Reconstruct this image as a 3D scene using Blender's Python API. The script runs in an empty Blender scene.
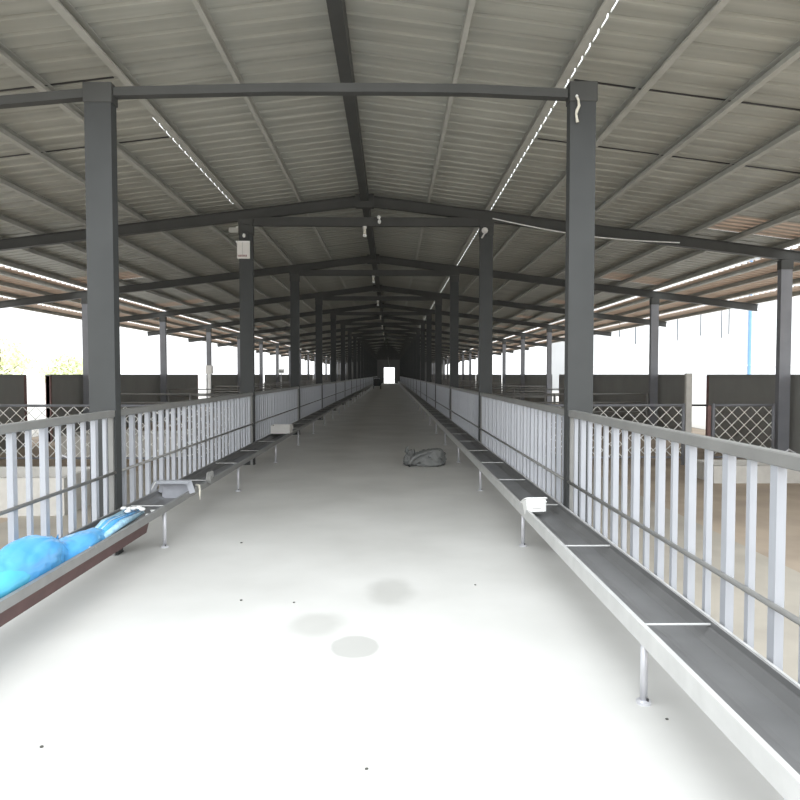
import bpy, bmesh, math, random
from mathutils import Vector, Matrix, noise

random.seed(7)
C = bpy.context.scene.collection
SC = bpy.context.scene

# ---------------------------------------------------------------- materials
def mat(name, col, rough=.5, metal=0.0, var=.12, scale=6.0, bump=0.0, col2=None, spec=.5):
    m = bpy.data.materials.new(name); m.use_nodes = True
    nt = m.node_tree; b = nt.nodes['Principled BSDF']
    b.inputs['Roughness'].default_value = rough
    b.inputs['Metallic'].default_value = metal
    b.inputs['Specular IOR Level'].default_value = spec
    tc = nt.nodes.new('ShaderNodeTexCoord')
    n = nt.nodes.new('ShaderNodeTexNoise'); n.inputs['Scale'].default_value = scale
    n.inputs['Detail'].default_value = 4
    nt.links.new(tc.outputs['Object'], n.inputs['Vector'])
    r = nt.nodes.new('ShaderNodeValToRGB')
    c2 = col2 or [c * (1 - var) for c in col]
    c1 = col if col2 else [min(1, c * (1 + var)) for c in col]
    r.color_ramp.elements[0].position = .3; r.color_ramp.elements[1].position = .7
    r.color_ramp.elements[0].color = (*c2, 1); r.color_ramp.elements[1].color = (*c1, 1)
    nt.links.new(n.outputs['Fac'], r.inputs['Fac'])
    nt.links.new(r.outputs['Color'], b.inputs['Base Color'])
    if bump:
        bp = nt.nodes.new('ShaderNodeBump'); bp.inputs['Strength'].default_value = bump
        bp.inputs['Distance'].default_value = .02
        nt.links.new(n.outputs['Fac'], bp.inputs['Height'])
        nt.links.new(bp.outputs['Normal'], b.inputs['Normal'])
    return m

M = {
 'roof': mat('roof_sheet_metal', (.40,.40,.36), .5, .0, .16, 1.2),
 'purlin': mat('purlin_grey_paint', (.42,.415,.38), .6, 0, .1, 4),
 'steel': mat('frame_dark_grey_paint', (.055,.056,.053), .55, 0, .12, 3),
 'column': mat('column_grey_paint', (.052,.055,.055), .55, 0, .08, 3, spec=.35),
 'outer': mat('outer_column_paint', (.22,.225,.245), .5, 0, .08, 3),
 'slat': mat('fence_slat_galvanised', (.42,.435,.47), .42, .1, .05, 5),
 'rail': mat('fence_rail_paint', (.24,.238,.228), .45, .1, .08, 5),
 'trough': mat('trough_dark_sheet', (.165,.165,.165), .42, .1, .12, 3),
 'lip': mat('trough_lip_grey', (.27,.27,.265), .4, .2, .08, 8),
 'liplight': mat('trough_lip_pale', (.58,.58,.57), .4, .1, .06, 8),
 'skirt_brown': mat('dark_red_brown', (.10,.05,.048), .6, 0, .15, 9),
 'leg': mat('leg_galvanised', (.6,.6,.63), .35, .3, .06, 9),
 'panel': mat('panel_charcoal', (.30,.30,.285), .7, 0, .08, 1.5),
 'wire': mat('wire_galvanised', (.86,.86,.83), .5, 0, .05, 9),
 'sand': mat('sandy_ground', (.41,.335,.26), .95, 0, .18, 1.1, .5),
 'apron': mat('apron_sandy_concrete', (.40,.365,.31), .9, 0, .12, 1.6, .3),
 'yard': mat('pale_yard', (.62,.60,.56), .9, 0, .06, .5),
 'white': mat('white_plastic', (.85,.85,.83), .4, 0, .03, 9),
 'white_wall': mat('white_render', (.60,.61,.62), .7, 0, .03, .6),
 'glass': mat('window_dark_glass', (.13,.14,.16), .2, 0, .1, 1),
 'bluepipe': mat('downpipe_blue', (.16,.32,.55), .5, 0, .08, 2),
 'sack': mat('sack_grey_weave', (.19,.195,.19), .75, 0, .12, 14, .3),
 'red': mat('dark_red_print', (.22,.03,.04), .6, 0, .1, 20),
 'card': mat('card_offwhite', (.78,.76,.73), .6, 0, .03, 12),
 'dark': mat('dark_iron', (.04,.04,.042), .5, 0, .1, 5),
 'cart': mat('cart_dark_paint', (.07,.075,.075), .55, 0, .1, 4),
 'endwall': mat('gable_sheet_dark', (.12,.12,.115), .7, 0, .08, .8),
 'rust': mat('rust_brown_paint', (.22,.13,.12), .7, 0, .2, 5),
 'beige': mat('beige_cardboard', (.55,.53,.49), .7, 0, .06, 10),
 'rag': mat('grey_rag', (.32,.32,.31), .85, 0, .15, 20, .3),
 'rope': mat('pale_rope', (.72,.69,.60), .8, 0, .15, 30),
 'leaf': mat('pale_leaf', (.80,.85,.58), .7, 0, .2, 2),
 'bark': mat('bark_brown', (.20,.15,.11), .9, 0, .2, 3, .4),
 'bracket': mat('bracket_zinc', (.50,.51,.55), .35, .35, .08, 8),
 'pebble': mat('dark_chip', (.07,.07,.06), .8, 0, .2, 40),
}

def blue_plastic():
    m = mat('blue_plastic_film', (.10,.42,.86), .25, 0, .12, 5, col2=(.16,.52,.90))
    nt = m.node_tree; b = nt.nodes['Principled BSDF']
    b.inputs['Coat Weight'].default_value = .3
    return m
M['blue'] = blue_plastic()
def streaks(m, sc):
    nt = m.node_tree; n = [x for x in nt.nodes if x.type == 'TEX_NOISE'][0]; tc = [x for x in nt.nodes if x.type == 'TEX_COORD'][0]
    mp = nt.nodes.new('ShaderNodeMapping'); mp.inputs['Scale'].default_value = sc
    nt.links.new(tc.outputs['Object'], mp.inputs['Vector']); nt.links.new(mp.outputs['Vector'], n.inputs['Vector'])
streaks(M['roof'], (.35, 6, .35))
M['cyan'] = mat('cyan_plastic_film', (.12,.55,.80), .25, 0, .1, 5)
M['frayed'] = mat('pale_blue_film', (.40,.66,.90), .3, 0, .25, 25)

def translucent_sheet():
    m = bpy.data.materials.new('pink_fibreglass'); m.use_nodes = True
    nt = m.node_tree; nt.nodes.clear()
    o = nt.nodes.new('ShaderNodeOutputMaterial')
    d = nt.nodes.new('ShaderNodeBsdfDiffuse'); d.inputs['Color'].default_value = (.50,.45,.40,1)
    t = nt.nodes.new('ShaderNodeBsdfTranslucent'); t.inputs['Color'].default_value = (.76,.62,.52,1)
    w = nt.nodes.new('ShaderNodeTexWave'); w.inputs['Scale'].default_value = 1.6
    w.bands_direction = 'Y'; w.inputs['Distortion'].default_value = 1.2
    tc = nt.nodes.new('ShaderNodeTexCoord')
    nt.links.new(tc.outputs['Object'], w.inputs['Vector'])
    mr = nt.nodes.new('ShaderNodeMapRange'); mr.inputs[1].default_value = .45; mr.inputs[2].default_value = .8
    mr.inputs[3].default_value = .03; mr.inputs[4].default_value = .42
    nt.links.new(w.outputs['Fac'], mr.inputs[0])
    x = nt.nodes.new('ShaderNodeMixShader')
    nt.links.new(mr.outputs[0], x.inputs[0])
    nt.links.new(d.outputs[0], x.inputs[1]); nt.links.new(t.outputs[0], x.inputs[2])
    nt.links.new(x.outputs[0], o.inputs['Surface'])
    return m
M['rooflight'] = translucent_sheet()

def eave_sheet():
    m = bpy.data.materials.new('eave_sheet_thin'); m.use_nodes = True
    nt = m.node_tree; nt.nodes.clear()
    o = nt.nodes.new('ShaderNodeOutputMaterial')
    d = nt.nodes.new('ShaderNodeBsdfDiffuse'); d.inputs['Color'].default_value = (.52,.44,.38,1)
    t = nt.nodes.new('ShaderNodeBsdfTranslucent'); t.inputs['Color'].default_value = (.80,.68,.58,1)
    x = nt.nodes.new('ShaderNodeMixShader'); x.inputs[0].default_value = .25
    nt.links.new(d.outputs[0], x.inputs[1]); nt.links.new(t.outputs[0], x.inputs[2])
    nt.links.new(x.outputs[0], o.inputs['Surface'])
    return m
M['eave'] = eave_sheet()

def concrete():
    m = bpy.data.materials.new('concrete_floor'); m.use_nodes = True
    nt = m.node_tree; b = nt.nodes['Principled BSDF']
    b.inputs['Roughness'].default_value = .75; b.inputs['Specular IOR Level'].default_value = .3
    L = nt.links.new
    tc = nt.nodes.new('ShaderNodeTexCoord')
    n = nt.nodes.new('ShaderNodeTexNoise'); n.inputs['Scale'].default_value = .9; n.inputs['Detail'].default_value = 6
    L(tc.outputs['Object'], n.inputs['Vector'])
    r = nt.nodes.new('ShaderNodeValToRGB')
    r.color_ramp.elements[0].color = (.56,.555,.53,1); r.color_ramp.elements[1].color = (.66,.655,.63,1)
    r.color_ramp.elements[0].position = .3; r.color_ramp.elements[1].position = .7
    L(n.outputs['Fac'], r.inputs['Fac'])
    last = r.outputs['Color']
    n2 = nt.nodes.new('ShaderNodeTexNoise'); n2.inputs['Scale'].default_value = 5
    L(tc.outputs['Object'], n2.inputs['Vector'])
    # three damp patches with outlines of their own
    for (cx, cy, rx, ry, edge, dark) in ((-.48,4.30,.25,.29,.6,.80),(-.22,3.95,.155,.19,.2,.74),(0.0,4.98,.23,.42,.6,.80)):
        mp = nt.nodes.new('ShaderNodeMapping')
        mp.inputs['Location'].default_value = (-cx/rx, -cy/ry, 0)
        mp.inputs['Scale'].default_value = (1/rx, 1/ry, 0)
        L(tc.outputs['Object'], mp.inputs['Vector'])
        ln = nt.nodes.new('ShaderNodeVectorMath'); ln.operation = 'LENGTH'
        L(mp.outputs['Vector'], ln.inputs[0])
        ad = nt.nodes.new('ShaderNodeMath'); ad.operation = 'MULTIPLY_ADD'
        L(n2.outputs['Fac'], ad.inputs[0]); ad.inputs[1].default_value = .35
        L(ln.outputs['Value'], ad.inputs[2])
        mr = nt.nodes.new('ShaderNodeMapRange'); mr.interpolation_type = 'SMOOTHSTEP'
        mr.inputs[1].default_value = 1.17 - edge; mr.inputs[2].default_value = 1.17
        mr.inputs[3].default_value = 1; mr.inputs[4].default_value = 0
        L(ad.outputs[0], mr.inputs[0])
        mx = nt.nodes.new('ShaderNodeMix'); mx.data_type = 'RGBA'; mx.blend_type = 'MULTIPLY'
        L(mr.outputs[0], mx.inputs['Factor'])
        L(last, mx.inputs['A']); mx.inputs['B'].default_value = (dark,dark,dark*.99,1)
        last = mx.outputs['Result']
    L(last, b.inputs['Base Color'])
    bp = nt.nodes.new('ShaderNodeBump'); bp.inputs['Strength'].default_value = .12; bp.inputs['Distance'].default_value = .01
    L(n.outputs['Fac'], bp.inputs['Height']); L(bp.outputs['Normal'], b.inputs['Normal'])
    return m
M['concrete'] = concrete()

# ---------------------------------------------------------------- mesh helpers
class MB:
    def __init__(self): self.bm = bmesh.new()
    def box(self, x0, x1, y0, y1, z0, z1):
        v = [self.bm.verts.new(p) for p in ((x0,y0,z0),(x1,y0,z0),(x1,y1,z0),(x0,y1,z0),(x0,y0,z1),(x1,y0,z1),(x1,y1,z1),(x0,y1,z1))]
        for f in ((3,2,1,0),(4,5,6,7),(0,1,5,4),(1,2,6,5),(2,3,7,6),(3,0,4,7)): self.bm.faces.new([v[i] for i in f])
        return self
    def bar(self, a, b, w, h, up=(0,0,1)):
        a = Vector(a); b = Vector(b); d = (b-a).normalized(); u = Vector(up)
        s = d.cross(u).normalized(); u = s.cross(d).normalized()
        v = []
        for p in (a, b):
            for (i, j) in ((-1,-1),(1,-1),(1,1),(-1,1)): v.append(self.bm.verts.new(p + s*i*w/2 + u*j*h/2))
        for f in ((3,2,1,0),(4,5,6,7),(0,1,5,4),(1,2,6,5),(2,3,7,6),(3,0,4,7)): self.bm.faces.new([v[i] for i in f])
        return self
    def tube(self, pts, r, n=10, caps=True):
        pts = [Vector(p) for p in pts]; rings = []
        rr = r if isinstance(r, (list, tuple)) else [r]*len(pts)
        for i, p in enumerate(pts):
            d = (pts[min(i+1, len(pts)-1)] - pts[max(i-1, 0)]).normalized()
            ref = Vector((0,0,1)) if abs(d.z) < .9 else Vector((1,0,0))
            s = d.cross(ref).normalized(); u = s.cross(d)
            rings.append([self.bm.verts.new(p + (s*math.cos(2*math.pi*k/n) + u*math.sin(2*math.pi*k/n))*rr[i]) for k in range(n)])
        for a, b in zip(rings, rings[1:]):
            for k in range(n): self.bm.faces.new((a[k], a[(k+1)%n], b[(k+1)%n], b[k]))
        if caps:
            self.bm.faces.new(rings[0][::-1]); self.bm.faces.new(rings[-1])
        return self
    def prism_y(self, prof, y0, y1):      # closed (x,z) profile swept along y
        a = [self.bm.verts.new((x,y0,z)) for x, z in prof]; b = [self.bm.verts.new((x,y1,z)) for x, z in prof]
        n = len(prof)
        for k in range(n): self.bm.faces.new((a[k], a[(k+1)%n], b[(k+1)%n], b[k]))
        self.bm.faces.new(a[::-1]); self.bm.faces.new(b)
        return self
    def prism_x(self, prof, x0, x1):      # closed (y,z) profile swept along x
        a = [self.bm.verts.new((x0,y,z)) for y, z in prof]; b = [self.bm.verts.new((x1,y,z)) for y, z in prof]
        n = len(prof)
        for k in range(n): self.bm.faces.new((a[k], a[(k+1)%n], b[(k+1)%n], b[k]))
        self.bm.faces.new(a[::-1]); self.bm.faces.new(b)
        return self
    def sphere(self, c, r, seg=16, rings=10, sc=(1,1,1)):
        g = bmesh.ops.create_uvsphere(self.bm, u_segments=seg, v_segments=rings, radius=r)
        for v in g['verts']: v.co = Vector((v.co.x*sc[0], v.co.y*sc[1], v.co.z*sc[2])) + Vector(c)
        return self
    def bevel(self, w, seg=2):
        bmesh.ops.bevel(self.bm, geom=self.bm.edges[:], offset=w, segments=seg, affect='EDGES', profile=.6)
        return self
    def build(self, name, m, parent=None, loc=(0,0,0), smooth=False):
        bmesh.ops.recalc_face_normals(self.bm, faces=self.bm.faces[:])
        me = bpy.data.meshes.new(name); self.bm.to_mesh(me); self.bm.free()
        me.materials.append(M[m] if isinstance(m, str) else m)
        if smooth:
            for p in me.polygons: p.use_smooth = True
        o = bpy.data.objects.new(name, me); C.objects.link(o)
        o.location = loc
        if parent: o.parent = parent
        return o

def tag(o, label=None, cat=None, group=None, kind=None):
    if label: o['label'] = label
    if cat: o['category'] = cat
    if group: o['group'] = group
    if kind: o['kind'] = kind
    return o
def empty(name, loc, label, cat, group=None):
    o = bpy.data.objects.new(name, None); C.objects.link(o); o.location = loc
    o.empty_display_size = .1
    return tag(o, label, cat, group)
def copy_tree(o, parent=None):
    c = o.copy(); C.objects.link(c)
    if parent: c.parent = parent
    for ch in list(o.children): copy_tree(ch, c)
    return c

ORD = ['zeroth','first','second','third','fourth','fifth','sixth','seventh','eighth','ninth','tenth','eleventh','twelfth',
       'thirteenth','fourteenth','fifteenth','sixteenth','seventeenth','eighteenth','nineteenth','twentieth','twenty-first']

# ---------------------------------------------------------------- layout (metres; camera at x=0,y=0)
BAY = 6.0; NF = 20; YEND = 120.6
XR = -.46                        # ridge
SL = .125                        # roof slope
CR, CL = (1.565, 1.79), (-2.65, -2.42)    # aisle columns, x extents
OR, OL = 7.0, -8.0               # outer columns, centre
EAVE = 10.25
Y0 = 4.25                        # near edge of the roof
def zr(lat): return 4.56 - SL*lat        # underside of the rafters

# ---------------------------------------------------------------- setting
MB().box(-2.75, 1.56, -8, 121, -.12, 0).build('floor', 'concrete')['kind'] = 'structure'
for xa, xb in ((-4.2, -2.75), (1.56, 3.3)):      # sandy concrete aprons behind the fences
    MB().box(xa, xb, -8, 121, -.12, 0).build('floor', 'apron')['kind'] = 'structure'
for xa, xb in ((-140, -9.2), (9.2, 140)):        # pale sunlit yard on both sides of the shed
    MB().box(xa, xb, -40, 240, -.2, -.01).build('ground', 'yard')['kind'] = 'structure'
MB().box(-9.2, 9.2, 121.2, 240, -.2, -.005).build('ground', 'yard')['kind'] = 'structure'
g = MB().box(-140, 140, -60, 260, -.4, -.02).build('ground', 'sand'); g['kind'] = 'structure'

RIB = [(0,0),(.185,0),(.197,.034),(.238,.034)]
def sheet_mesh(mb, side, lat0, lat1, y0, y1, zoff=0.0):
    ys = []
    k = math.floor(y0/.25)
    while k*.25 < y1 + 1e-4:
        for dy, dz in RIB:
            y = k*.25 + dy
            if y0 - 1e-4 <= y <= y1 + 1e-4: ys.append((y, dz))
        k += 1
    if not ys: return
    top = []; 
    for t in (0, .004):
        rows = []
        for y, dz in ys:
            rows.append((mb.bm.verts.new((XR + side*lat0, y, zr(lat0) + .29 + dz + zoff + t)),
                         mb.bm.verts.new((XR + side*lat1, y, zr(lat1) + .29 + dz + zoff + t))))
        top.append(rows)
    a, b = top
    for r in (a, b):
        for p, q in zip(r, r[1:]): mb.bm.faces.new((p[0], q[0], q[1], p[1]))
    for p, q, p2, q2 in zip(a, a[1:], b, b[1:]):
        mb.bm.faces.new((p[0], q[0], q2[0], p2[0])); mb.bm.faces.new((p[1], q[1], q2[1], p2[1]))
    mb.bm.faces.new((a[0][0], a[0][1], b[0][1], b[0][0])); mb.bm.faces.new((a[-1][0], a[-1][1], b[-1][1], b[-1][0]))

LIGHTS = [(6*n - 1.25, 6*n - .25) for n in range(2, NF)]
for side in (-1, 1):
    mb = MB(); gp, gw = (2.255, .014) if side > 0 else (2.285, .012); sheet_mesh(mb, side, 0, gp, Y0, YEND)
    mb.build('ceiling', 'roof')['kind'] = 'structure'
    mb = MB()
    y = Y0
    if side < 0: sheet_mesh(mb, side, gp, 7.55, Y0, 8); sheet_mesh(mb, side, gp+gw, 7.55, 8, 12); y = 12; LI = LIGHTS[1:]; gw = 0.0
    else: LI = LIGHTS
    for (a, b) in LI:
        sheet_mesh(mb, side, gp+gw, 7.55, y, a); sheet_mesh(mb, side, gp+gw, 5.72, a, b)
        y = b
    sheet_mesh(mb, side, gp+gw, 7.55, y, YEND)
    mb.build('ceiling', 'roof')['kind'] = 'structure'
    mb = MB(); sheet_mesh(mb, side, 7.79, 9.66, Y0, YEND); sheet_mesh(mb, side, 9.81, EAVE, Y0, YEND)
    mb.build('ceiling', 'eave')['kind'] = 'structure'
    sw = 'left' if side < 0 else 'right'
    for i, (a, b) in enumerate(LIGHTS):
        if side < 0 and i == 0: continue
        mb = MB(); sheet_mesh(mb, side, 5.64, 7.55, a-.06, b+.06, .006)
        o = mb.build('roof_light', 'rooflight')
        tag(o, f'pinkish translucent roof sheet low on the {sw} slope, {ORD[i+1] if side > 0 else ORD[i]} from the camera', 'roof light', 'translucent sheets in the roof')
    # sheet lap seams: thin dark flashing strips lying on the underside of the roof
    for j, ys in enumerate((6.92, 8.62)):
        mb = MB(); mb.bar((XR + side*2.3, ys, zr(2.3)+.283), (XR + side*7.3, ys, zr(7.3)+.283), .022, .008)
        tag(mb.build('trim_%d' % (1 + j + (2 if side > 0 else 0)), 'dark'), kind='structure')

# purlins
PL = [1.12, 2.15, 2.95, 3.86, 4.76, 5.70, 6.47, 7.38, 7.95, 8.60, 9.30, 10.15]
for side in (-1, 1):
    sw = 'left' if side < 0 else 'right'
    for i, l in enumerate(PL):
        x = XR + side*l; zb = zr(l) + .185
        w = .045 if i == 0 else .075 if i == 1 else .065
        # lipped C section opening towards the ridge
        s = -side
        prof = [(x-s*w/2, zb), (x+s*w/2, zb), (x+s*w/2, zb+.018), (x+s*w/2-s*.006, zb+.018), (x+s*w/2-s*.006, zb+.006),
                (x-s*w/2+s*.006, zb+.006), (x-s*w/2+s*.006, zb+.094), (x+s*w/2, zb+.094), (x+s*w/2, zb+.10), (x-s*w/2, zb+.10)]
        o = MB().prism_y(prof, Y0, YEND).build('purlin', 'purlin')
        tag(o, f'grey steel purlin along the {sw} roof slope, {ORD[i+1]} down from the ridge', 'purlin', 'purlins under the roof sheets')
o = MB().box(XR-.063, XR+.063, Y0, YEND, 4.62, 4.84).build('ridge_beam', 'steel')
tag(o, 'dark grey ridge beam running along the middle of the roof', 'beam')

# roof frames 2..20
def h_bar(mb, a, b, w, h, t=.012):
    """I section: two flanges and a web"""
    a = Vector(a); b = Vector(b); d = (b-a).normalized(); s = d.cross(Vector((0,0,1))).normalized(); u = s.cross(d).normalized()
    mb.bar(a + u*(h/2-t/2), b + u*(h/2-t/2), w, t); mb.bar(a - u*(h/2-t/2), b - u*(h/2-t/2), w, t); mb.bar(a, b, t, h-2*t)
proto = None
for n in range(2, NF+1):
    lab = (f'dark steel gable roof frame with tie beam, {ORD[n-1]} beyond the bent beam nearest the camera')
    if proto is None:
        proto = empty('roof_frame', (0,0,0), lab, 'roof frame', 'gable frames across the shed')
        for side in (-1, 1):
            mb = MB(); h_bar(mb, (XR, 0, zr(0)+.09), (XR+side*10.22, 0, zr(10.22)+.09), .11, .18)
            mb.build('rafter', 'steel', proto)
        mb = MB(); mb.box(CL[1]-.02, CR[0]+.02, -.05, .05, 4.20, 4.35); mb.build('tie_beam', 'steel', proto)
        mb = MB(); mb.prism_x([(-.065, 4.52), (.065, 4.52), (.065, 4.75), (-.065, 4.75)], XR-.16, XR+.16); mb.build('apex_plate', 'steel', proto)
        for x in ((CR[0]+CR[1])/2, (CL[0]+CL[1])/2):
            lat = abs(x-XR)
            mb = MB(); mb.box(x-.13, x+.13, -.07, .07, zr(lat)-.085, zr(lat)+.02); mb.build('cleat_plate', 'steel', proto)
        o = proto
    else:
        o = copy_tree(proto); o['label'] = lab
    o.location = (0, n*BAY + .06, 0)

# first beam: lighter, gently bent, lower than the rest
mb = MB()
pts = [(-8.0, 3.50), (-3.45, 3.99), (-2.55, 4.075), (-1.0, 4.12), (-.1, 4.125), (.7, 4.12), (1.55, 4.085)]
prof_t = [(x, z+.01) for x, z in pts] + [(x, z-.065) for x, z in pts[::-1]]
bmv = [[mb.bm.verts.new((x, yy, z)) for x, z in prof_t] for yy in (6.015, 6.105)]
n = len(prof_t)
for k in range(n): mb.bm.faces.new((bmv[0][k], bmv[0][(k+1)%n], bmv[1][(k+1)%n], bmv[1][k]))
h = n//2
for r in bmv:
    for k in range(h-1): mb.bm.faces.new((r[k], r[k+1], r[n-2-k], r[n-1-k]))
o = mb.build('tie_beam', 'steel')
tag(o, 'thin dark bent beam spanning the nearest pair of columns close to the camera', 'beam')

# columns
def aisle_column(x0, x1, top, name, label, group, y, m='column', d=.12):
    root = empty(name, ((x0+x1)/2, y, 0), label, 'column', group)
    w = (x1-x0)/2; t = .012
    mb = MB(); mb.box(-w, w, 0, d, .012, top).build('shaft', m, root)
    mb = MB(); mb.box(-w-.004, w+.004, -.008, d+.008, 0, .012); 
    for sx in (-1, 1):
        mb.tube([(sx*(w-.02), -.004, .010), (sx*(w-.02), -.004, .026)], .006, 6)
    mb.build('base_plate', m, root)
    mb = MB(); mb.box(-w-.008, w+.012, -.010, d+.010, top-.17, top).bevel(.004, 1); mb.build('cap', 'steel', root)
    return root
protoR = protoL = None
for n in range(1, NF+1):
    for (x0, x1, sw) in ((CR[0], CR[1], 'right'), (CL[0], CL[1], 'left')):
        lab = f'grey steel column on the {sw} side of the aisle, ' + ('nearest to the camera' if n == 1 else f'{ORD[n]} from the camera')
        if n == 1:
            aisle_column(x0, x1, 4.15 if sw == 'right' else 4.12, 'steel_column', lab, 'columns along the aisle fences', 6.0)
        else:
            top = zr(abs((x0+x1)/2 - XR)) - .085
            src = protoR if sw == 'right' else protoL
            if src is None:
                src = aisle_column(x0, x1, top, 'steel_column', lab, 'columns along the aisle fences', n*BAY)
                src['label'] = lab
                if sw == 'right': protoR = src
                else: protoL = src
            else:
                c = copy_tree(src); c['label'] = lab; c.location.y = n*BAY
op = {}
for n in range(2, NF+1):
    for (xc, sw) in ((OR, 'right'), (OL, 'left')):
        if sw == 'left' and n == 2: continue
        k = n-1 if sw == 'right' else n-2
        lab = f'grey steel column under the {sw} eave, ' + ('nearest to the camera' if k == 1 else f'{ORD[k]} from the camera')
        if sw not in op:
            op[sw] = aisle_column(xc-.10, xc+.10, zr(abs(xc-XR)), 'eave_column', lab, 'columns under the eaves', n*BAY, 'outer', .12)
        else:
            c = copy_tree(op[sw]); c['label'] = lab; c.location.y = n*BAY

# ---------------------------------------------------------------- fences along the aisle
def fence_panel(y0, y1, xf, sgn, label, fine, zmid):
    """xf: aisle face of the fence; sgn: +1 right, -1 left"""
    root = empty('fence_panel', (xf, y0, 0), label, 'fence panel', 'barred fence panels along the aisle')
    L = y1 - y0
    def X(a, b): a, b = sgn*a, sgn*b; return (min(a, b), max(a, b))
    MB().box(*X(0, .055), 0, L, 1.225, 1.285).bevel(.005, 1).build('top_rail', 'rail', root)
    MB().tube([(sgn*.006, 0, zmid), (sgn*.006, L, zmid)], .014, 8).build('middle_rail', 'rail', root, smooth=True)
    MB().box(*X(.012, .052), 0, L, .30, .34).build('bottom_rail', 'rail', root)
    for yy in (.0, L-.025):
        MB().box(*X(.012, .054), yy, yy+.025, 0.0, 1.24).build('post', 'rail', root)
    allb = MB()
    k = 0; wide_me = nar_me = None
    y = math.ceil((y0+.1-.32)/.41)*.41 + .32 - y0 - .205
    yy = y
    idx = 0
    while yy < L - .1:
        wide = abs(((yy + y0 - .32)/.41) - round((yy + y0 - .32)/.41)) < .1
        if yy > .08:
            a, bb = (.012, .052) if wide else (.016, .046)
            hw = .026 if wide else .016
            if fine:
                me = wide_me if wide else nar_me
                if me is None:
                    o = MB().box(*X(a, bb), -hw, hw, .33, 1.245).build('slat', 'slat', root, (0, yy, 0))
                    if wide: wide_me = o
                    else: nar_me = o
                else:
                    o = me.copy(); C.objects.link(o); o.location = (0, yy, 0)
            else:
                allb.box(*X(a, bb), yy-hw, yy+hw, .33, 1.245)
        yy += .205
        idx += 1
    if not fine: allb.build('slat_row', 'slat', root)
    else: allb.bm.free()
    return root
for n in range(0, NF):
    for (xf, sg, sw, zm) in ((1.572, 1, 'right', .645), (-2.425, -1, 'left', .735)):
        a = n*BAY + .12 if n else .4
        b = (n+1)*BAY
        lab = f'pale grey barred fence panel on the {sw} of the aisle, ' + ('nearest to the camera' if n == 0 else f'{ORD[n+1]} from the camera')
        fence_panel(a, b, xf, sg, lab, n < 7, zm)

# ---------------------------------------------------------------- feed troughs
def trough(side):
    right = side > 0
    root = empty('feed_trough', (1.5 if right else -2.41, 0, 0),
                 'long grey sheet metal feed trough with pale lip on the right of the aisle' if right else
                 'long grey sheet metal feed trough with red-brown underside on the left of the aisle', 'trough', 'feed troughs along the fences')
    ox = root.location.x
    ya, yb = .45, 119.5
    xin = 1.563 if right else -2.412     # fence side
    xo = 1.205 if right else -2.07      # aisle side
    d = -side                            # towards the aisle
    W = abs(xin-xo)
    def P(u, z): return (xin + d*u - ox, z)
    zb = .315
    prof = [P(0,.405), P(.014,.405), P(.014,.375), P(.022,.37), P(.05,zb+.022), P(.075,zb+.008), P(W-.16,zb+.008), P(W-.13,zb+.012), P(W-.022,.372), P(W-.018,.372),
            P(W-.018,.362), P(W-.12,zb+.006), P(W-.15,zb), P(.07,zb), P(.042,zb+.012), P(.0,.36)]
    MB().prism_y(prof, ya, yb).build('basin', 'trough', root)
    if right:
        lp = [P(W,.395), P(W-.022,.398), P(W-.022,.375), P(W-.006,.372), P(W-.006,.30), P(W,.30)]
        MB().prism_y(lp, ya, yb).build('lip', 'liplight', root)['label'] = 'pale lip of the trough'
        MB().box(*sorted((xin-.012-ox, xin+.002-ox)), ya, yb, .405, .415).build('rear_lip', 'liplight', root)['label'] = 'pale rear edge'
    else:
        lp = [P(W,.395), P(W-.024,.398), P(W-.024,.378), P(W-.008,.375), P(W-.008,.345), P(W,.335)]
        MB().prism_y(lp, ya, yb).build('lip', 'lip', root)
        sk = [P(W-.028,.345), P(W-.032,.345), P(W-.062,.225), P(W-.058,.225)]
        MB().prism_y(sk, ya, 5.9).build('skirt', 'skirt_brown', root)['label'] = 'red-brown skirt under the lip'  # dark red-brown strip set back under the lip, near stretch only
        MB().box(*sorted((xin+.012-ox, xin-.002-ox)), ya, yb, .405, .412).build('rear_lip', 'lip', root)
    lx = xo - d*.025 - ox
    first = None
    for k in range(39):
        y = 3.24 + 3.03*k
        if y > 119: break
        if first is None:
            mb = MB(); mb.tube([(0,0,.006), (0,0,.36)], .0185, 12)
            first = mb.build('leg', 'leg', root, (lx, y, 0), True)
            mb = MB(); mb.tube([(0,0,0), (0,0,.012), (0,0,.02)], [.036,.036,.024], 14)
            f = mb.build('foot', 'leg', first, (0,0,0))
            mb = MB(); mb.tube([(.012,-.020,.018), (.012,-.020,.030)], .006, 6); mb.build('bolt', 'dark', first)
        else:
            c = copy_tree(first, root); c.location = (lx, y, 0)
    rod = None
    for k in range(78):
        y = 3.24 + 1.515*k
        if y > 119: break
        if rod is None:
            rod = MB().tube([P(0,0)[:1] + (0, .388), P(W,0)[:1] + (0, .388)], .006, 6).build('cross_rod', 'liplight', root, (0, y, 0))
        else:
            c = rod.copy(); C.objects.link(c); c.location = (0, y, 0)
    return root
trough(1); trough(-1)

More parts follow.
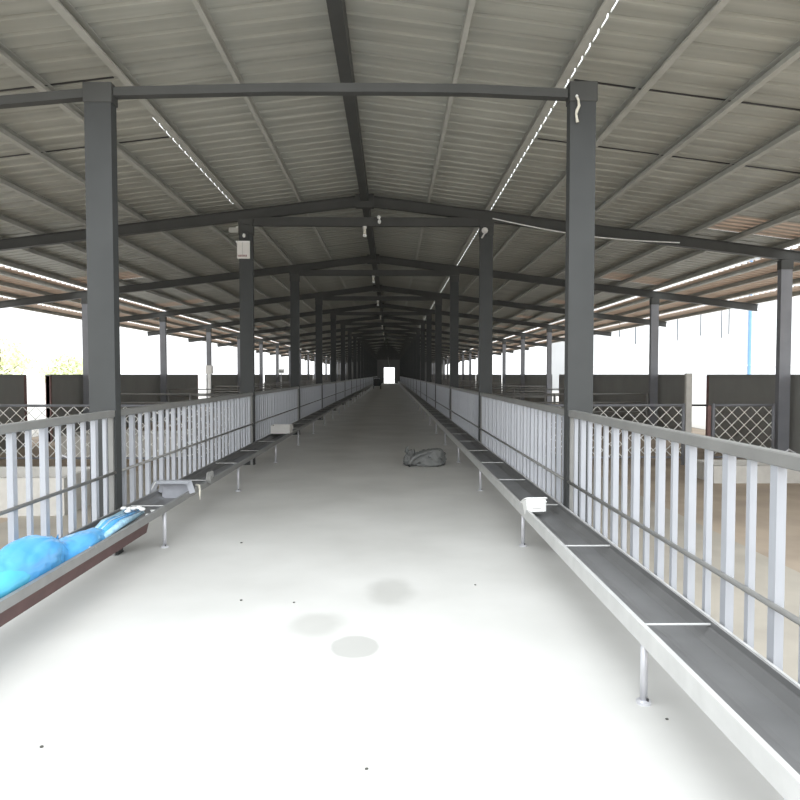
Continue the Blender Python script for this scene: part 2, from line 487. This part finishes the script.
# ---------------------------------------------------------------- half walls under the eaves
GAPS = [(15.35,16.4), (28.9,30.6), (43.2,44.7), (57.2,58.4), (71.4,72.6), (85.4,86.6), (99.4,100.6)]
for (x, sw) in ((OR+.22, 'right'), (OL-.22, 'left')):
    y = 5.2
    for i, (a, b) in enumerate(GAPS + [(YEND-.2, 0)]):
        root = empty('half_wall_panel', (x, y, 0), f'charcoal half-height wall panel below the {sw} eave, ' + ('nearest to the camera' if i == 0 else f'{ORD[i+1]} from the camera'), 'wall panel', 'half-height panels below the eaves')
        L = a - y
        MB().box(-.04, .04, 0, L, -.02, 1.56).build('board', 'panel', root)
        MB().box(-.055, .055, 0, L, 1.56, 1.60).build('capping', 'panel', root)
        for yy in (0, L-.08): MB().box(-.06, .06, yy, yy+.08, -.02, 1.57).build('end_post', 'rust' if i < 2 else 'panel', root)
        y = b
# gable end wall with doorway
mb = MB()
zt = zr(0)+.29
def ztop(x): return zr(abs(x-XR)) + .28
dx0, dx1, dz = -1.25, .65, 2.85
for (xa, xb, zl) in ((-10.5, dx0, -.02), (dx0, dx1, dz), (dx1, 9.6, -.02)):
    xs = [xa] + ([XR] if xa < XR < xb else []) + [xb]
    prof = [(x, ztop(x)) for x in xs] + [(xb, zl), (xa, zl)]
    mb.prism_y(prof, 120.7, 120.8)
mb.build('wall_back', 'endwall')['kind'] = 'structure'
mb = MB(); mb.box(dx0-.08, dx0, 120.6, 120.7, 0, dz+.08).box(dx1, dx1+.08, 120.6, 120.7, 0, dz+.08).box(dx0, dx1, 120.6, 120.7, dz, dz+.08)
mb.build('door_1', 'steel')['kind'] = 'structure'

# ---------------------------------------------------------------- pen dividers
def chain_link(name, x0, x1, y, label, pitch=.225, r=.0075):
    root = empty(name, ((x0+x1)/2, y, 0), label, 'fence', 'chain-link pen dividers')
    hw = (x1-x0)/2; zb, zt = .12, 1.05
    MB().tube([(-hw, 0, zt), (hw, 0, zt)], .024, 8).build('top_rail', 'outer', root, smooth=True)
    MB().tube([(-hw, 0, zb), (hw, 0, zb)], .02, 8).build('bottom_rail', 'outer', root, smooth=True)
    for x in (-hw+.02, hw-.02): MB().tube([(x, 0, -.02), (x, 0, zt+.03)], .03, 10).build('post', 'outer', root, smooth=True)
    mb = MB()
    H = zt - zb
    k = -int(H/pitch) - 1
    while True:
        c = -hw + k*pitch
        if c > hw: break
        for s in (1, -1):
            # line x = c + t (s=1) / x = c + H - t (s=-1), t in 0..H
            t0, t1 = 0, H
            if s == 1: t0, t1 = max(0, -hw-c), min(H, hw-c)
            else: t0, t1 = max(0, c+H-hw), min(H, c+H+hw)
            if t1 - t0 > .02:
                xa, xb = (c+t0, c+t1) if s == 1 else (c+H-t0, c+H-t1)
                mb.tube([(xa, s*.006, zb+t0), ((xa+xb)/2, -s*.006, zb+(t0+t1)/2), (xb, s*.006, zb+t1)], r, 5)
        k += 1
    mb.build('wire_mesh', 'wire', root)
    return root
chain_link('chain_link_fence', 1.86, 5.24, 12.06, 'grey chain-link fence right of the aisle, beside the second column')
chain_link('chain_link_fence', 5.74, 6.86, 12.06, 'narrow chain-link gate against the nearest right eave column')
chain_link('chain_link_fence', -7.86, -2.75, 12.06, 'wide chain-link fence left of the aisle, behind the nearest left column')
o = MB().box(5.25, 5.36, 12.02, 12.10, -.02, 1.62).bevel(.008, 1).build('gate_post', 'beige')
tag(o, 'pale grey post standing taller beside the narrow chain-link gate', 'post')
o = MB().box(5.65, 5.71, 12.03, 12.09, -.02, 1.05).bevel(.006, 1).build('gate_post', 'rust')
tag(o, 'short red-brown post at the hinge side of the narrow chain-link gate', 'post')
o = MB().tube([(5.36, 12.06, 1.05), (5.65, 12.06, 1.05)], .02, 8).build('gate_bar', 'dark', smooth=True)
tag(o, 'dark bar bridging the gap between the pale post and the red-brown post', 'bar')

pd = {}
for n in range(3, 12):
    for (x0, x1, sw) in ((1.86, 6.86, 'right'), (-7.86, -2.75, 'left')):
        lab = f'grey pipe rail pen divider on the {sw} side, {ORD[n-2]} behind the chain-link fence'
        if sw not in pd:
            root = empty('pipe_fence', ((x0+x1)/2, n*BAY+.06, 0), lab, 'fence', 'pipe rail pen dividers'); hw = (x1-x0)/2
            for z in (.35, .60, .85, 1.08): MB().tube([(-hw, 0, z), (hw, 0, z)], .022, 8).build('rail', 'rail', root, smooth=True)
            for x in (-hw+.03, 0, hw-.03): MB().tube([(x, 0, -.02), (x, 0, 1.1)], .032, 10).build('post', 'rail', root, smooth=True)
            pd[sw] = root
        else:
            c = copy_tree(pd[sw]); c['label'] = lab; c.location.y = n*BAY+.06
# water trough / kerb blocks seen through the bars
for i, (x, y, lx, ly, hz, lab) in enumerate(((-4.6, 8.2, .9, .5, .45, 'pale concrete drinking trough behind the nearest left fence panel'),
                                             (5.6, 10.4, .8, .4, .26, 'pale concrete drinking trough behind the nearest right fence panel'),
                                             (-5.2, 13.6, 1.2, .6, .45, 'pale concrete drinking trough behind the left chain-link fence'))):
    root = empty('drinking_trough', (x, y, -.02), lab, 'trough', 'concrete drinking troughs in the pens')
    mb = MB(); t = .07
    mb.box(-lx, lx, -ly, ly, .0, .08); mb.box(-lx, lx, -ly, -ly+t, .08, hz); mb.box(-lx, lx, ly-t, ly, .08, hz)
    mb.box(-lx, -lx+t, -ly+t, ly-t, .08, hz); mb.box(lx-t, lx, -ly+t, ly-t, .08, hz)
    mb.build('basin', 'beige', root)
    MB().tube([(lx-.15, 0, .08), (lx-.15, 0, hz+.15), (lx-.25, 0, hz+.2), (lx-.32, 0, hz+.14)], .015, 8).build('tap', 'leg', root, smooth=True)

# ---------------------------------------------------------------- loose things
def bake(o):
    dg = bpy.context.evaluated_depsgraph_get()
    me = bpy.data.meshes.new_from_object(o.evaluated_get(dg)); o.modifiers.clear(); old = o.data; me.name = o.name; o.data = me
    for p in me.polygons: p.use_smooth = True

def blob(name, m, spheres, voxel, amp, freq, floor=None, parent=None, wall=None):
    mb = MB()
    for c, r, sc in spheres: mb.sphere(c, r, 20, 14, sc)
    o = mb.build(name, m, parent, smooth=True)
    md = o.modifiers.new('r', 'REMESH'); md.mode = 'VOXEL'; md.voxel_size = voxel
    md = o.modifiers.new('s', 'SMOOTH'); md.factor = .5; md.iterations = 6
    bake(o)
    for v in o.data.vertices:
        p = v.co.copy()
        nn = noise.noise(Vector((p.x*freq[0], p.y*freq[1], p.z*freq[2])))
        n2 = abs(noise.noise(Vector((p.x*freq[0]*2.1+5, p.y*freq[1]*1.7, p.z*freq[2]*2))))
        v.co += v.normal*(amp*nn - amp*.8*(.35-n2 if n2 < .35 else 0))
        if floor is not None and v.co.z < floor: v.co.z = floor + (v.co.z-floor)*.02
        if wall:
            v.co.x = min(max(v.co.x, wall[0]), wall[1])
    return o

# blue plastic in the left trough
root = empty('plastic_bag', (-2.24, 4.3, .324), 'crumpled bright blue plastic bag lying in the near end of the left trough', 'bag')
o = blob('film', 'blue', [((.03,-.95,.03), .17, (.75,2.6,1.1)), ((0,-.15,.07), .20, (.70,2.5,1.0)), ((.0,.50,.03), .145, (.9,3.2,.85)), ((.02,.80,0), .10, (1,1.6,.7))],
     .015, .026, (7,2.6,8), 0.0, root, (-.122, .128))
M_ = o
blob('inner_fold', 'cyan', [((.05,-.45,.085), .115, (.7,3.2,.85)), ((.05,-.85,.08), .11, (.75,2.6,.85))], .014, .010, (5,3,5), 0.02, root, (-.115, .13))['label'] = 'pale cyan inner fold'
# frayed film strips
root = empty('film_bundle', (-2.22, 5.40, .324), 'bundle of pale blue torn film with white frayed ends, behind the blue bag', 'plastic film')
for k in range(11):
    a = random.uniform(-.09, .09); e = a*.9 + random.uniform(-.03,.03)
    ln = random.uniform(.75, 1.0)
    MB().tube([(a*.5, -.40, .03), (a*.9, 0, .08+.02*random.random()), (e*1.15, -.45+ln, .07+.05*random.random())], [.020,.028,.016], 6).build('strip', 'frayed' if k % 3 else 'blue', root, smooth=True)
for k in range(6):
    MB().sphere((random.uniform(-.1,.1), random.uniform(.32,.52), .09+.05*random.random()), .026, 8, 6, (1,1.4,.6)).build('frayed_end', 'white', root, smooth=True)
SCR = [(-2.20,6.13,.017),(-2.19,6.27,.024),(-2.26,6.02,.014),(-2.18,6.45,.016),(-2.24,6.35,.011)]
WH = ['closest to the torn film', 'second beyond the torn film', 'third beyond the torn film', 'fourth beyond the torn film', 'farthest from the torn film']
for k, (x, y, r) in enumerate(sorted(SCR, key=lambda q: q[1])):
    mb = MB(); mb.sphere((0,0,r*.6), r, 8, 6, (1.2,1.5,.6))
    for v in mb.bm.verts: v.co += Vector((random.uniform(-.003,.003), random.uniform(-.003,.003), 0))
    o = mb.build('plastic_scrap', 'white', None, (x, y, .323), True)
    tag(o, f'white scrap of plastic in the left trough, {WH[k]}', 'scrap', 'white scraps in the left trough')

# bent sheet-metal saddle across the left trough
root = empty('trough_bracket', (-2.235, 6.98, .405), 'zinc sheet metal saddle bracket standing across the left trough', 'bracket')
mb = MB(); mb.box(-.165, .165, -.045, .045, .10, .108); mb.box(-.165,.165,-.045,-.039,.078,.10); mb.build('top_plate', 'slat', root)
for sx in (-1, 1):
    mb = MB(); mb.bar((sx*.16, -.02, .104), (sx*(.235 if sx < 0 else .2), -.02, -.02), .06, .006, (0,1,0)); mb.bar((sx*.12,.03,.10), (sx*.15,.03,-.02), .035, .006, (0,1,0))
    mb.build('leg', 'bracket', root)
MB().box(-.13, .13, .036, .041, -.09, .10).build('back_plate', 'bracket', root)
MB().bar((-.165,-.05,.10), (-.235,-.05,-.02), .012, .006, (0,1,0)).build('edge_strip', 'white', root)['label'] = 'white edge strip'

# rag on the lip, white tie over the lip
o = blob('rag', 'rag', [((0,0,.02), .07, (.35,1.6,.9)), ((0,.12,.03), .06, (.35,1.4,.8)), ((.012,0,-.03), .04, (.35,1.2,1))], .012, .014, (14,12,14))
o.location = (-2.075, 7.72, .42); tag(o, 'small crumpled grey rag draped on the lip of the left trough', 'rag')
o = MB().tube([(-2.10,7.32,.412), (-2.06,7.30,.405), (-2.045,7.26,.37), (-2.035,7.22,.33), (-2.03,7.20,.27)], [.012,.014,.012,.01,.006], 8).build('cord', 'rope', smooth=True)
tag(o, 'short white cord hanging over the lip of the left trough beside the bracket', 'cord')

# pale box in the left trough
root = empty('carton', (-2.225, 13.85, .412), 'pale open cardboard box resting across the rims of the left trough', 'box')
mb = MB(); w, d, hh, t = .19, .20, .16, .008
mb.box(-w,w,-d,d,0,t).box(-w,-w+t,-d,d,t,hh).box(w-t,w,-d,d,t,hh).box(-w+t,w-t,-d,-d+t,t,hh).box(-w+t,w-t,d-t,d,t,hh)
mb.build('box_body', 'card', root)
MB().bar((w, 0, hh), (w+.02, 0, hh-.09), .38, .006, (1,0,.2)).build('flap', 'card', root)

# white tub tipped in the right trough
root = empty('plastic_tub', (1.29, 6.05, .405), 'small white plastic tub tilted on the right trough', 'tub')
root.rotation_euler = (math.radians(-22), 0, math.radians(6))
mb = MB()
def ring(w, d, z, r=.025):
    out = []
    for sx, sy in ((1,-1),(1,1),(-1,1),(-1,-1)):
        c = Vector((sx*(w-r), sy*(d-r), z)); a0 = {(1,-1):-90,(1,1):0,(-1,1):90,(-1,-1):180}[(sx,sy)]
        for q in range(4):
            a = math.radians(a0 + q*30); out.append(mb.bm.verts.new(c + Vector((math.cos(a)*r, math.sin(a)*r, 0))))
    return out
rs = [ring(.085,.07,-.05), ring(.095,.08,.06), ring(.105,.09,.065), ring(.105,.09,.075), ring(.088,.073,.075), ring(.078,.063,-.035)]
for a, b in zip(rs, rs[1:]):
    for k in range(len(a)): mb.bm.faces.new((a[k], a[(k+1)%len(a)], b[(k+1)%len(a)], b[k]))
mb.bm.faces.new(rs[0][::-1]); mb.bm.faces.new(rs[-1])
mb.build('tub_body', 'white', root, smooth=False)
MB().box(-.09,.09,-.083,-.077,.03,.04).build('rim_ledge', 'white', root)
MB().box(-.05,.03,-.084,-.079,-.02,.02).build('sticker', 'card', root)

# sack on the floor
root = empty('sack', (.57, 11.95, 0), 'slumped dark grey sack lying on the concrete aisle floor', 'sack'); root.scale = (1.1,1.1,1.08)
def soft_hull(name, pts, parent, levels, amp, fr):
    mb = MB()
    for p in pts: mb.bm.verts.new(p)
    r = bmesh.ops.convex_hull(mb.bm, input=mb.bm.verts[:])
    bmesh.ops.delete(mb.bm, geom=[e for e in r['geom_interior'] if isinstance(e, bmesh.types.BMVert)], context='VERTS')
    o = mb.build(name, 'sack', parent, smooth=True)
    md = o.modifiers.new('s0', 'SUBSURF'); md.subdivision_type = 'SIMPLE'; md.levels = 1; md.render_levels = 1
    md = o.modifiers.new('s', 'SUBSURF'); md.levels = levels; md.render_levels = levels
    bake(o)
    for v in o.data.vertices:
        p = v.co * fr
        n1 = noise.noise(p); n2 = abs(noise.noise(p*1.9 + Vector((4, 2, 7))))
        v.co += v.normal*(amp*n1 - amp*1.1*max(0, .22-n2)/.22)
        if v.co.z < .002: v.co.z = .002
    return o
soft_hull('bag_body', [(-.24,-.17,0),(-.20,.2,0),(.22,-.24,0),(.36,-.10,0),(.33,.2,0),(-.26,-.12,.10),(-.16,-.15,.17),(-.2,.16,.17),
    (.06,-.14,.25),(.06,.15,.26),(.25,-.17,.27),(.31,-.02,.28),(.28,.17,.27),(.37,-.08,.14),(.36,.15,.15)], root, 3, .018, 4.5)
soft_hull('collapsed_top', [(-.33,-.14,0),(-.22,-.22,0),(-.16,.12,0),(-.33,.08,0),(-.31,-.12,.17),(-.2,-.16,.15),(-.27,.02,.27),(-.12,-.02,.24),(-.1,.1,.24)], root, 2, .03, 8)
# rolled hem running from the collapsed mouth up over the body
MB().tube([(-.235,-.235,.012),(-.215,-.235,.07),(-.17,-.215,.135),(-.09,-.19,.18),(.02,-.165,.215),(.14,-.15,.25),(.24,-.12,.27)], [.022,.028,.026,.024,.022,.018,.006], 10).build('rolled_hem', 'sack', root, smooth=True)
MB().tube([(-.27,-.05,.22), (-.265,-.07,.28), (-.25,-.08,.325)], [.035,.022,.008], 8).build('tied_neck', 'sack', root, smooth=True)

# feed cart far down the aisle
root = empty('feed_cart', (-1.52, 75, 0), 'dark wheeled feed cart far down the aisle against the left fence', 'cart')
mb = MB(); mb.prism_x([(-.7,.42),(.7,.42),(.85,1.26),(-.85,1.26)], -.40, .40); mb.build('hopper', 'cart', root)
MB().box(-.42,.42,-.9,.9,1.24,1.30).build('rim', 'dark', root)
MB().box(-.34,.34,-.75,.75,.34,.42).build('chassis', 'dark', root)
for sx in (-1, 1):
    for yy in (-.55, .55): MB().tube([(sx*.35, yy, .17), (sx*.42, yy, .17)], .17, 16).build('wheel', 'dark', root)
MB().tube([(-.3,-.85,1.1),(-.3,-1.15,1.2),(.3,-1.15,1.2),(.3,-.85,1.1)], .02, 8).build('handle', 'leg', root, smooth=True)

# notice card on the second left column
root = empty('notice_board', (-2.565, 11.985, 3.62), 'white notice card with dark red print on the second left column', 'sign')
MB().box(-.115, .105, -.008, .008, 0, .28).build('card', 'card', root)
MB().box(-.135, .105, -.016, .012, .28, .305).build('top_strip', 'white', root)
mb = MB()
MB().box(-.022, -.018, -.010, -.008, .06, .28).build('fold_line', 'rag', root)
xx = -.10                                     # row of short dark red letters, too blurred in the photo to read
for wch in (.020, .017, .022, .017, .020, .017):
    mb.box(xx, xx+.006, -.0105, -.0085, .03, .066); mb.box(xx+wch-.005, xx+wch, -.0105, -.0085, .03, .066)
    mb.box(xx, xx+wch, -.0105, -.0085, .046, .051)
    xx += wch + .008
mb.build('print', 'red', root)
# lamp holder above it
root = empty('lamp_holder', (-2.55, 11.985, 3.99), 'dark lamp holder with small white bulb above the notice card', 'lamp')
MB().box(-.05,.06,-.03,.0,-.02,.10).bevel(.006,1).build('housing', 'dark', root)
MB().sphere((0,-.05,.02), .028, 12, 8, (1,1,1.3)).build('bulb', 'white', root, smooth=True)
root = empty('junction_plate', (-2.72, 11.99, 4.07), 'pale bent metal plate at the top left of the second left column', 'plate')
MB().box(-.10,.06,-.012,.0,0,.09).build('plate', 'purlin', root); MB().bar((.03,-.012,.09),(.06,-.05,.09),.02,.02).build('hook','white',root)

# floodlight on the second right column
root = empty('floodlight', (1.64, 11.99, 4.09), 'small pale floodlight on top of the second right column', 'lamp')
mb = MB(); mb.tube([(.02,-.02,.05), (.0,-.09,.02), (-.015,-.14,0)], [.02,.04,.055], 14); mb.build('reflector', 'card', root, smooth=True)
MB().tube([(.03,0,-.06), (.03,-.03,.04)], .018, 8).build('stem', 'dark', root)
MB().bar((.0,-.03,-.02),(-.06,-.10,-.12),.03,.012).build('shade_tail','card',root)

# bulb holders along the ridge
BL = [(12.0, -.22, 4.30, 'white insulator with two loops on the tie beam of the nearest gable frame', 'insulator')]
root = empty('insulator', (-.21, 12.01, 4.31), BL[0][3], 'insulator')
MB().sphere((0,-.04,.03), .035, 12, 8).build('upper_loop', 'white', root, smooth=True)
MB().sphere((.01,-.04,-.045), .03, 12, 8, (1,1,1.4)).build('lower_loop', 'white', root, smooth=True)
MB().tube([(0,0,0),(0,-.03,0)], .012, 8).build('pin', 'dark', root)
root = empty('hanging_lamp', (-.46, 12.06, 4.19), 'white hanging lamp under the tie beam of the nearest gable frame', 'lamp', 'hanging lamps under the tie beams')
MB().tube([(0,0,.01),(0,0,-.03)], .035, 12).build('rose', 'card', root, smooth=True)
MB().tube([(0,0,-.03),(0,0,-.13)], [.022,.026], 12).build('stem', 'rope', root, smooth=True)
MB().sphere((0,0,-.15), .036, 12, 8, (1,1,.8)).build('bulb', 'white', root, smooth=True)
for n in range(3, 9):
    c = copy_tree(root); c.location = (-.46, n*BAY+.06, 4.19)
    c['label'] = f'white hanging lamp under the tie beam of the {ORD[n-1]} gable frame from the camera'

# pale cloth tie on the nearest right column
root = empty('rope_tie', (1.615, 5.99, 3.98), 'pale twisted cord dangling at the top of the nearest right column', 'cord')
MB().tube([(.0,-.012,.03), (.012,-.02,-.0), (.018,-.018,-.05), (.0,-.02,-.09), (-.006,-.018,-.12), (.0,-.02,-.16), (.006,-.018,-.19)], [.012,.010,.012,.014,.010,.011,.014], 8).build('strand', 'rope', root, smooth=True)
MB().sphere((0,-.012,.035), .014, 8, 6).build('knot', 'white', root, smooth=True)

# cable below the second rafter, right
pts = []
for k in range(21):
    t = k/20; x = 1.78 + t*3.3
    pts.append((x, 11.994, 4.31 - .125*(x-1.78) - .09*math.sin(math.pi*t) + .02))
o = MB().tube(pts, .011, 6).build('cable', 'white', smooth=True)
tag(o, 'white cable sagging below the rafter to the right of the second column', 'cable')
# hanging cable at far end
pts = [( -.46 + .9*(t/12)**1.6, 102 + t*1.2, 4.57 - 3.3*(t/12)**.8) for t in range(13)]
o = MB().tube(pts, .03, 6).build('cable', 'rail', smooth=True)
tag(o, 'grey cable drooping in a curve near the far doorway', 'cable')

# posts and sign at the left wall gaps
root = empty('marker_post', (-7.95, 29.9, -.02), 'white post with a box on top in the second gap of the left panels', 'post')
MB().box(-.07,.07,-.05,.05,0,1.65).build('post', 'white', root); MB().box(-.14,.14,-.09,.09,1.65,2.02).bevel(.015,1).build('box', 'card', root)
root = empty('marker_sign', (-7.1, 44.1, -.02), 'small white sign on a thin pole beyond the left pens', 'sign')
MB().tube([(0,0,0),(0,0,1.95)], .03, 8).build('pole', 'leg', root); MB().box(-.2,.2,-.05,-.03,1.7,1.97).build('plate', 'white', root)
mb = MB()
for k in range(4): mb.box(-.15+.08*k, -.10+.08*k, -.056, -.05, 1.79, 1.87)
mb.build('print', 'dark', root)

# specks of debris on the floor
PB = [(-1.50, 2.88, .007, 'dark chip of debris alone on the bright floor near the left bottom'),
      (-.10, 2.70, .006, 'tiny dark chip of debris on the bright floor at the bottom centre'),
      (1.28, 3.08, .006, 'tiny dark chip of debris beside the foot of the nearest right trough leg'),
      (-1.42, 6.42, .009, 'small brown chip of debris on the floor left of the damp patches'),
      (-.68, 4.72, .007, 'flat dark chip of debris just behind the widest damp patch'),
      (-1.06, 4.77, .008, 'thin dark chip of debris between the left trough leg and the widest damp patch'),
      (.64, 5.10, .006, 'tiny grey chip of debris on the floor to the right of the damp patches')]
for (x, y, r, lab) in PB:
    mb = MB(); g_ = bmesh.ops.create_icosphere(mb.bm, subdivisions=2, radius=r)
    for v in mb.bm.verts:
        v.co *= 1 + .35*noise.noise(v.co*90 + Vector((x,y,0))); v.co.z *= .6; v.co.x *= 1.3
    zmin = min(v.co.z for v in mb.bm.verts)
    o = mb.build('gravel_chip', 'pebble', None, (x, y, -zmin), True)
    tag(o, lab, 'debris', 'specks of debris on the floor')

# ---------------------------------------------------------------- outside
root = empty('building', (30, 55, -.02), 'white rendered building with narrow windows seen beyond the right eave', 'building')
MB().box(-14, 18, 0, 14, 0, 11).build('walls', 'white_wall', root)
MB().box(-14.4, 18.4, -.4, 14.4, 11, 11.4).build('roof', 'white_wall', root)
first = None
for (dx, z0, hh) in ((-11.5,4.6,2.0),(-10.2,4.0,1.6),(-6.8,4.3,2.2),(-4.9,4.7,2.3),(-3.2,4.5,2.6),(-2.6,4.8,2.2),(1.6,4.4,2.4),(2.3,4.4,2.0),(6.0,4.4,2.2),(10,4.4,2.2)):
    f = MB().box(-.12,.12,-.04,.0,0,hh).build('window_frame', 'white', root, (dx, 0, z0))
    MB().box(-.06,.06,-.05,-.04,.05,hh-.05).build('pane', 'glass', f)
MB().tube([(-.9,-.08,0),(-.9,-.08,10.8)], .12, 8).build('downpipe', 'bluepipe', root)['label'] = 'blue downpipe'
MB().box(-14,18,-.06,0,2.3,2.42).build('string_course', 'card', root)

def tree(x, y, h, r, label, seed):
    random.seed(seed)
    root = empty('tree', (x, y, -.02), label, 'tree', 'pale trees beyond the left eave')
    mb = MB(); mb.tube([(0,0,0),(.05,0,h*.35),(.0,.05,h*.7)], [.16,.12,.06], 8)
    for k in range(6):
        a = k*1.05; mb.tube([(0,0,h*(.35+.05*k)), (math.cos(a)*r*.6, math.sin(a)*r*.6, h*(.55+.06*k))], [.06,.02], 6)
    mb.build('trunk', 'bark', root)
    mb = MB()
    for k in range(1500):
        u = Vector((random.gauss(0,1), random.gauss(0,1), random.gauss(0,1))).normalized()*(random.random()**.4)
        c = Vector((u.x*r, u.y*r, h*.64 + u.z*h*.36))
        c += Vector((noise.noise(c*.9), noise.noise(c*.9+Vector((9,0,0))), noise.noise(c*.9+Vector((0,9,0)))))*r*.35
        a = Vector((random.gauss(0,1), random.gauss(0,1), random.gauss(0,1))).normalized(); b = a.orthogonal().normalized()
        s = random.uniform(.10,.2)
        vs = [mb.bm.verts.new(c + a*s), mb.bm.verts.new(c + b*s*.45), mb.bm.verts.new(c - a*s), mb.bm.verts.new(c - b*s*.45)]
        mb.bm.faces.new(vs)
    mb.build('foliage', 'leaf', root)
tree(-24.5, 43, 4.0, 1.9, 'low leafy tree farthest left beyond the left pens', 3)
tree(-20.8, 44, 3.0, 1.5, 'shorter leafy tree just right of the taller tree beyond the left pens', 5)

# ---------------------------------------------------------------- sky with added lobe, camera
w = bpy.data.worlds.new('sky'); SC.world = w; w.use_nodes = True
nt = w.node_tree; bg = nt.nodes['Background']
tc = nt.nodes.new('ShaderNodeTexCoord'); sp = nt.nodes.new('ShaderNodeSeparateXYZ')
nt.links.new(tc.outputs['Generated'], sp.inputs[0])
cr = nt.nodes.new('ShaderNodeValToRGB')
cr.color_ramp.elements[0].position = 0; cr.color_ramp.elements[0].color = (.92,.94,.95,1)
cr.color_ramp.elements[1].position = .6; cr.color_ramp.elements[1].color = (.93,.97,1.0,1)
nt.links.new(sp.outputs['Z'], cr.inputs['Fac']); nt.links.new(cr.outputs['Color'], bg.inputs['Color'])
# unseen bright lobe added to the sky behind the camera, whitens near floor
nv = nt.nodes.new('ShaderNodeVectorMath'); nv.operation = 'NORMALIZE'
nt.links.new(tc.outputs['Generated'], nv.inputs[0])
dt = nt.nodes.new('ShaderNodeVectorMath'); dt.operation = 'DOT_PRODUCT'
nt.links.new(nv.outputs['Vector'], dt.inputs[0]); dt.inputs[1].default_value = Vector((0, -.62, .78)).normalized()
gl = nt.nodes.new('ShaderNodeMapRange'); gl.interpolation_type = 'SMOOTHSTEP'
gl.inputs[1].default_value = .45; gl.inputs[2].default_value = .98
gl.inputs[3].default_value = 2.0; gl.inputs[4].default_value = 4.5
nt.links.new(dt.outputs['Value'], gl.inputs[0]); nt.links.new(gl.outputs[0], bg.inputs['Strength'])

cam = bpy.data.cameras.new('camera'); co = bpy.data.objects.new('camera', cam); C.objects.link(co)
co.location = (0, 0, 1.6)
co.rotation_euler = (math.radians(90-2.15), 0, math.radians(-.76))
cam.sensor_width = 36; cam.lens = 680/800*36; cam.clip_end = 600; cam.clip_start = .05
SC.camera = co
SC.view_settings.view_transform = 'Standard'; SC.view_settings.look = 'None'
SC.view_settings.exposure = 0.0; SC.view_settings.gamma = 1; SC.view_settings.use_curve_mapping = False
SC.cycles.max_bounces = 10; SC.cycles.diffuse_bounces = 7
SC.cycles.use_denoising = True
